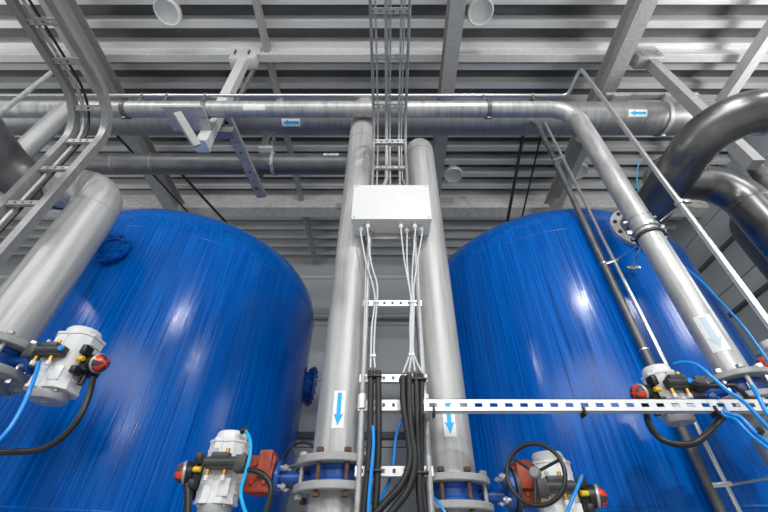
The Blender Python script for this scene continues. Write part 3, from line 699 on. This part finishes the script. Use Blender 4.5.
def actuator(t, cx, cy, cz, s, L=.27, W=.185, D=.16, solen=True, blue=True, sp=-1, flip=1, dome=True):
    """upright pneumatic actuator: s = direction away from the pipe, sp = face side of solenoid"""
    w, d = W/2, D/2; ch = .038
    prof = [(-w,-d+ch),(-w+ch,-d),(-.012,-d),(-.010,-d+.006),(.010,-d+.006),(.012,-d),(w-ch,-d),(w,-d+ch),(w,d-ch),(w-ch,d),(-w+ch,d),(-w,d-ch)]
    bm = bmesh.new(); A = [bm.verts.new((cx+p[0], cy+p[1], cz-L/2)) for p in prof]; B = [bm.verts.new((cx+p[0], cy+p[1], cz+L/2)) for p in prof]; n = len(prof)
    for i in range(n): bm.faces.new((A[i], A[(i+1) % n], B[(i+1) % n], B[i]))
    bm.faces.new(A[::-1]); bm.faces.new(B)
    for zz in (-L/2, L/2):
        A = [bm.verts.new((cx+p[0]*1.05, cy+p[1]*1.05, cz+zz-.006)) for p in prof]; B = [bm.verts.new((cx+p[0]*1.05, cy+p[1]*1.05, cz+zz+.006)) for p in prof]
        for i in range(n): bm.faces.new((A[i], A[(i+1) % n], B[(i+1) % n], B[i]))
        bm.faces.new(A[::-1]); bm.faces.new(B)
    for k in range(-2, 3):
        if k: obox(bm, (cx+w+.001,cy,cz+k*L*.17), (1,0,0), (0,1,0), (.008,D*.45,.010), .002); obox(bm, (cx-w-.001,cy,cz+k*L*.17), (1,0,0), (0,1,0), (.008,D*.45,.010), .002)
    obox(bm, (cx+.045,cy-d-.001,cz-L*.28), (1,0,0), (0,1,0), (.05,.006,.07), .002)
    act = obj('actuator_housing', bm, M['white'], t)
    for sg in (-1, 1):
        b = bmesh.new(); rr = min(w, d)*.98; base = (cx,cy,cz+sg*(L/2+.006))
        lathe(b, [(0,0),(rr,0),(rr,.03),(rr*.9,.042),(rr*.5,.046),(rr*.22,.046),(rr*.2,.052),(0,.052)], base, (0,0,sg), 36)
        for k in range(4):
            a = PI/4+k*PI/2; lathe(b, [(0,0),(.009,0),(.009,.012),(0,.012)], (cx+math.cos(a)*w*.92, cy+math.sin(a)*d*.92, cz+sg*(L/2+.006)), (0,0,sg), 6)
        obj('end_cap', b, M['alu'] if sg < 0 else M['white'], act)
    # switch box and dome on the outer side
    ox = cx+s*w
    b = bmesh.new(); box(b, (ox, cy-.055, cz-.055), (ox+s*.055, cy+.055, cz+.035), .010); 
    obox(b, (ox+s*.018,cy-.065,cz+.045), (1,0,0), (0,1,0), (.03,.06,.05), .008); obox(b, (ox+s*.018,cy-.065,cz-.06), (1,0,0), (0,1,0), (.03,.06,.04), .008)
    cyl(b, (ox+s*.03,cy-.01,cz-.03), (ox+s*.03,cy-.01,cz-.11), .014, 12)
    lathe(b, [(0,0),(.047,0),(.047,.045),(.0,.045)], (ox+s*.045,cy-.02,cz-.005), (s,-.15,0), 28)
    obj('switch_box', b, M['black'], act)
    if dome:
        dd = V((s,-.35,-.15)).normalized(); R = .046
        prof2 = [(R,-.012),(R,0),(R*.96,.012),(R*.80,.028),(R*.5,.04),(R*.2,.045),(0,.046)]
        def mi(i, k):
            if i < 1: return 1
            return 0 if (k//3) % 2 else 1 if i < 5 else 0
        obj('position_dome', lathe(bmesh.new(), prof2, V((ox+s*.085,cy-.028,cz-.005)), dd, 24, mi), [M['red'], M['dkgrey']], act, label='round red and black position dome')
        lathe_b = lathe(bmesh.new(), [(R*.98,-.004),(R*1.06,-.002),(R*1.06,.006),(R*.98,.010)], V((ox+s*.085,cy-.028,cz-.005)), dd, 24)
        obj('dome_ring', lathe_b, M['alu'], act)
    obj('yellow_plug', cyl(bmesh.new(), (ox+s*.0,cy-.072,cz+.0), (ox+s*.03,cy-.072,cz+.0), .012, 14), M['yellow'], act)
    if solen:
        fy = cy-d
        b = bmesh.new(); xa = cx-s*.105
        box(b, (cx-.07-.02*s, fy-.045, cz-.005), (cx+.07-.02*s, fy, cz+.045), .008)
        cyl(b, (cx-.072-.02*s,fy-.038,cz+.022), (cx+.066-.02*s,fy-.038,cz+.022), .020, 16); box(b, (cx-.05-.02*s,fy-.05,cz+.035), (cx+.03-.02*s,fy-.005,cz+.062), .005)
        box(b, (xa-.02, fy-.06, cz-.02), (xa+.03, fy+.005, cz+.05), .006)
        obj('solenoid_valve', b, M['dkgrey'], act)
        if blue: obj('blue_button', cyl(bmesh.new(), (cx+.05,fy-.052,cz+.022), (cx+.05,fy-.064,cz+.022), .013, 16), M['airhose'], act)
        for k, dx in enumerate((-.04, .015)):
            obj('top_fitting', cyl(bmesh.new(), (cx+dx-.02*s,fy-.028,cz+.062), (cx+dx-.02*s,fy-.028,cz+.080), .009, 10), M['brass'] if k else M['galv'], act)
        for k, dx in enumerate((-.055, .02)):
            obj('muffler', cyl(bmesh.new(), (cx+dx-.02*s,fy-.025,cz-.005), (cx+dx-.02*s,fy-.025,cz-.030), .010, 10), M['brass'], act)
            obj('fitting', cyl(bmesh.new(), (cx+dx-.02*s,fy-.025,cz-.030), (cx+dx-.02*s,fy-.025,cz-.050), .011, 10), M['white'], act)
    return act
def gearbox(t, x, y, z, s, W=.13):
    b = bmesh.new(); obox(b, (x+s*W/2,y,z+.01), (1,0,0), (0,1,0), (W,.13,.16), .010); obox(b, (x+s*W*.35,y-.03,z+.05), (1,0,0), (0,1,0), (W*.5,.12,.12), .008)
    ring(b, (x+s*.012,y,z), (1,0,0), .01, .085, .022, 30)
    for k in range(4):
        a = PI/4+k*PI/2; lathe(b, [(0,0),(.010,0),(.010,.012),(0,.012)], (x+s*W*.5+math.cos(a)*.04, y-.065, z+.01+math.sin(a)*.055), (0,-1,0), 6)
    return obj('gearbox', b, M['orange'], t)
def handwheel(t, c, d, R, hub_to, m='black'):
    x, y, z = frame(d); c = V(c); b = bmesh.new()
    pts = [c+(x*math.cos(2*PI*k/40)+y*math.sin(2*PI*k/40))*R for k in range(41)]; tube(b, pts, .0085, 10, cap=False)
    w = obj('handwheel', b, M[m], t)
    b = bmesh.new()
    for k in range(3):
        a = 2*PI*k/3+.5; cyl(b, c+z*.0, c+(x*math.cos(a)+y*math.sin(a))*R, .007, 8)
    obj('spoke', b, M[m], w) if False else None
    b.free()
    for k in range(3):
        a = 2*PI*k/3+HWP; obj('spoke', cyl(bmesh.new(), c, c+(x*math.cos(a)+y*math.sin(a))*R, .006, 8), M[m], w)
    b = bmesh.new(); lathe(b, [(0,-.012),(.022,-.012),(.024,.006),(.018,.014),(0,.016)], c, d, 20); cyl(b, c, hub_to, .010, 12)
    obj('wheel_hub', b, M['midgrey'], w)
HWP = .5
# flanges on pipes
def flanges(p, x, y, r, R, zlo, zhi, th=.036):
    stub(p, x, y, r, R, zlo, zhi, th)
flanges(pl, XL, YC, CR, .202, .308, .459); flanges(pr, XR, YC, CR, .190, .237, .377, .032)
rmix = ['rust','chrome','rust','galv','chrome','rust','galv','rust']
# valve A: left of left riser
v1 = thing('butterfly_valve', 'motorised blue valve at the bottom centre-left, with red gearbox and white actuator', 'valve', (XL, YC, .30))
zv = .3835; valve_body(v1, XL, YC, zv, .142, .078, -1, -.53); hexbolts(v1, (XL,YC,0), (0,0,1), .173, 8, .300, .467, rmix)
mflange(v1, -.54, YC, zv, -1); gearbox(v1, -.555, YC, zv-.0, -1)
obj('adapter_disc', ring(bmesh.new(), (-.562,YC,zv), (1,0,0), .01, .082, .016, 32), M['dkgrey'], v1)
b = bmesh.new(); cyl(b, (-.68,YC,zv), (-.74,YC-.06,zv), .035, 16); obj('drive_bracket', b, M['orange'], v1)
actuator(v1, -.775, 2.03, .385, -1, L=.25, W=.165, D=.15, blue=False)
HWP = 1.0; handwheel(v1, (-.50, 2.42, .50), (.25,1,.1), .115, (-.60, 2.2, .42))
# valve B: right of right riser
v2 = thing('butterfly_valve', 'motorised blue valve at the bottom centre-right, with a black handwheel in front', 'valve', (XR, YC, .23))
zv = .307; valve_body(v2, XR, YC, zv, .142, .075, 1, .56); hexbolts(v2, (XR,YC,0), (0,0,1), .163, 8, .229, .385, rmix[::-1])
mflange(v2, .575, YC-.05, zv+.02, 1, .09); gearbox(v2, .59, YC-.05, zv+.02, 1, .15)
obj('adapter_disc', ring(bmesh.new(), (.60,YC-.05,zv+.02), (1,0,0), .01, .098, .02, 32), M['dkgrey'], v2)
actuator(v2, .78, 2.06, .295, 1, L=.26, W=.17, D=.15, solen=True, blue=False)
wc = at(535, 473, Y=1.70); HWP = .35; handwheel(v2, wc, (-.62,-1,.22), .112, (.68, 2.0, .36))
# valve C: left edge
v3 = thing('butterfly_valve', 'motorised valve at the left edge, with white actuator and red-and-black position dome', 'valve', (BX, BY2, .8))
flanges(pb, BX, BY2, BR, .235, .80, .985, .04)
valve_body(v3, BX, BY2, .8925, .17, .10, 1, -1.84); hexbolts(v3, (BX,BY2,0), (0,0,1), .20, 10, .792, .993, ['chrome','galv'])
mflange(v3, -1.885, BY2, .8925, 1, .07)
b = bmesh.new(); box(b, (-1.88,BY2-.05,.85), (-1.78,BY2+.05,.93), .005); obj('drive_bracket', b, M['midgrey'], v3)
actuator(v3, -1.655, 1.86, .845, 1, L=.28, W=.20, D=.17)
# valve D: on the descending right pipe
v4 = thing('butterfly_valve', 'motorised valve on the descending right pipe, behind the white strut channel', 'valve', (RX, HY, .65))
flanges(ph, RX, HY, HR, .155, .67, .81, .03)
valve_body(v4, RX, HY, .74, .095, .078, -1, 1.60); hexbolts(v4, (RX,HY,0), (0,0,1), .125, 8, .662, .818, ['chrome','galv','rust'])
mflange(v4, 1.60, HY, .74, -1, .06)
b = bmesh.new(); box(b, (1.52,HY-.05,.70), (1.60,HY+.05,.78), .005); obj('drive_bracket', b, M['midgrey'], v4)
actuator(v4, 1.455, 1.98, .735, -1, L=.19, W=.15, D=.14, blue=True)
# extra actuator at right edge: only its dome and box show
v5 = thing('butterfly_valve', 'red-domed valve actuator just entering at the right edge', 'valve', (2.24, 1.95, .85))
actuator(v5, 2.24, 2.02, .90, -1, L=.22, W=.15, D=.14, solen=False)
b = bmesh.new(); cyl(b, (2.31,2.02,.90), (3.16,2.28,.9), .03, 16); obj('valve_neck', b, M['blue_dark'], v5)

# ------------------------------------------------------------------ hoses and cables around valves
def H2(lst): return [at(a, b_, Y=y_) for a, b_, y_ in lst]
hose(H2([(39,362,1.735),(36,374,1.72),(30,390,1.70),(22,408,1.70),(10,428,1.69),(-8,448,1.68)]), .009, 'blue air hose dropping from the left edge actuator')
hose(H2([(93,378,1.78),(90,392,1.76),(82,412,1.75),(66,434,1.75),(42,449,1.75),(10,452,1.75),(-20,452,1.75)]), .013, 'black cable looping from the left edge actuator across the blue tank', 'black', 'cable', 'cable')
hose(H2([(246,431,1.94),(250,440,1.90),(250,455,1.88),(246,472,1.88),(241,490,1.88),(243,505,1.88),(252,530,1.90)]), .008, 'blue air hose running down the bottom-left actuator', 'cyan')
b = bmesh.new(); p = at(245,430,Y=1.95); cyl(b, p-V((.02,0,.01)), p+V((.012,0,.01)), .014, 10); tag(obj('hose_fitting', b, M['black']), 'black elbow fitting at the top of the bottom-left actuator', 'fitting')
hose(H2([(238,471,1.92),(250,470,1.88),(262,474,1.86),(270,484,1.86),(270,498,1.86),(264,520,1.86)]), .012, 'black cable curving from the bottom-left actuator block', 'black', 'cable', 'cable')
hose(H2([(187,484,1.95),(188,498,1.95),(187,520,1.95)]), .016, 'black cable hanging from the bottom-left position dome', 'black', 'cable', 'cable')
hose(H2([(580,484,1.92),(582,476,1.90),(578,486,1.88),(572,500,1.86),(562,525,1.86)]), .007, 'blue air hose looping beside the handwheel actuator')
hose(H2([(434,498,1.95),(440,505,1.90),(450,520,1.88)]), .006, 'short blue hose under the right riser valve')
hose(H2([(674,364,1.86),(684,362,1.82),(697,365,1.78),(712,377,1.75),(728,391,1.73),(745,403,1.72),(770,430,1.71)]), .0085, 'blue air hose arching from the right actuator and over the strut channel')
hose(H2([(718,398,1.93),(728,413,1.76),(740,417,1.72),(756,433,1.70),(772,446,1.70)]), .009, 'lower blue air hose of the tied bundle at the right')
hose(H2([(714,402,1.93),(724,415,1.78),(736,420,1.73),(752,436,1.71),(770,450,1.70)]), .008, 'lowest blue air hose of the tied bundle at the right edge')
hose(H2([(752,386,1.74),(758,396,1.72),(764,408,1.71),(772,420,1.70)]), .009, 'short blue hose with black fitting near the right edge')
hose(H2([(683,266,2.2),(700,280,2.1),(722,303,2.0),(742,325,1.95),(757,345,1.92),(770,363,1.9)]), .0065, 'long blue air hose sagging down beside the descending right pipe')
hose(H2([(640,160,2.6),(637,172,2.6),(638,188,2.6),(643,202,2.6)]), .006, 'thin pale blue hose behind the top of the descending pipe', 'cyan')
hose(H2([(646,409,1.88),(649,424,1.84),(660,438,1.80),(676,444,1.78),(694,443,1.77),(708,433,1.77),(722,418,1.85),(735,410,2.02)]), .014, 'thick black cable looping under the white strut channel', 'black', 'cable', 'cable')
hose(H2([(690,383,1.86),(705,386,1.82),(720,386,1.82),(735,386,1.80),(744,394,1.80),(750,400,1.84)]), .012, 'black cable running right from the right actuator block', 'black', 'cable', 'cable')
for i, (px, py) in enumerate(((555,406),(759,432),(583,408))):
    p = at(px, py, Y=1.77 if i != 1 else 1.70)
    if i == 1: tag(obj('cable_tie', cyl(bmesh.new(), p-V((.006,0,-.006)), p+V((.006,0,-.006)), .021, 12), M['black']), 'black tie round the blue hoses at the right', 'cable tie')

for px, lb in ((434, 'small black tie at the left end of the long white strut channel'), (584, 'small black tie round the middle of the long white strut channel'), (716, 'small black tie round the strut channel near the right actuator')):
    p = at(px, 408, Y=1.79); tag(obj('cable_tie', box(bmesh.new(), (p.x-.005,1.788,p.z-.032), (p.x+.005,1.84,p.z+.012), .002), M['black']), lb, 'cable tie')
# ------------------------------------------------------------------ light
def area(name, loc, aim, size, sy, power, col=(1,1,1)):
    l = bpy.data.lights.new(name, 'AREA'); l.shape = 'RECTANGLE'; l.size = size; l.size_y = sy; l.energy = power; l.color = col
    o = bpy.data.objects.new(name, l); link(o); o.location = (loc[0], loc[1], loc[2]+CZ)
    o.rotation_euler = (V(aim)-V(loc)).to_track_quat('-Z', 'Y').to_euler(); return o
def disc(name, loc, aim, D, power):
    o = area(name, loc, aim, D, D, power); o.data.shape = 'DISK'; return o
area('soft_fill_back', (-1.0,-5.3,3.9), (-.5,3,4.6), 9.0, 1.2, 300)  # broad soft fill light added behind the camera, no window modelled
for k, (x, y, p) in enumerate(((-5.6,-3.4,200), (1.5,-3.3,240), (5.2,-3.3,130))):
    disc('high_bay_lamp', (x,y,5.0), (x,y+1.0,0), .34, p)
disc('low_work_lamp', (1.6,-5.2,2.8), (-.5,3,2), .30, 40)
area('fill_side_right', (5.6,1.0,3.2), (2,2.2,5.2), 1.6, 1.2, 110)  # added fill light, brightens the roof deck at the upper right
area('fill_side_left', (-8.3,1.5,2.0), (-2,3.0,3.5), 3, 2, 110)  # unseen fill light added on the left to lift the deck
w = bpy.data.worlds.new('World'); bpy.context.scene.world = w; w.use_nodes = True
w.node_tree.nodes['Background'].inputs['Color'].default_value = (.8,.87,1,1); w.node_tree.nodes['Background'].inputs['Strength'].default_value = .4

clean()
# ------------------------------------------------------------------ camera
cam = bpy.data.cameras.new('Camera'); co = bpy.data.objects.new('Camera', cam); link(co)
cam.sensor_width = 36; cam.lens = FPX/768*36; cam.shift_x = -4/768; cam.clip_start = .05
co.location = (0,0,CZ); co.rotation_euler = (PI/2+TH, 0, 0)
sc_ = bpy.context.scene; sc_.camera = co
sc_.view_settings.view_transform = 'Standard'; sc_.view_settings.look = 'None'; sc_.view_settings.gamma = 1
sc_.view_settings.use_curve_mapping = False; sc_.view_settings.exposure = -0.05
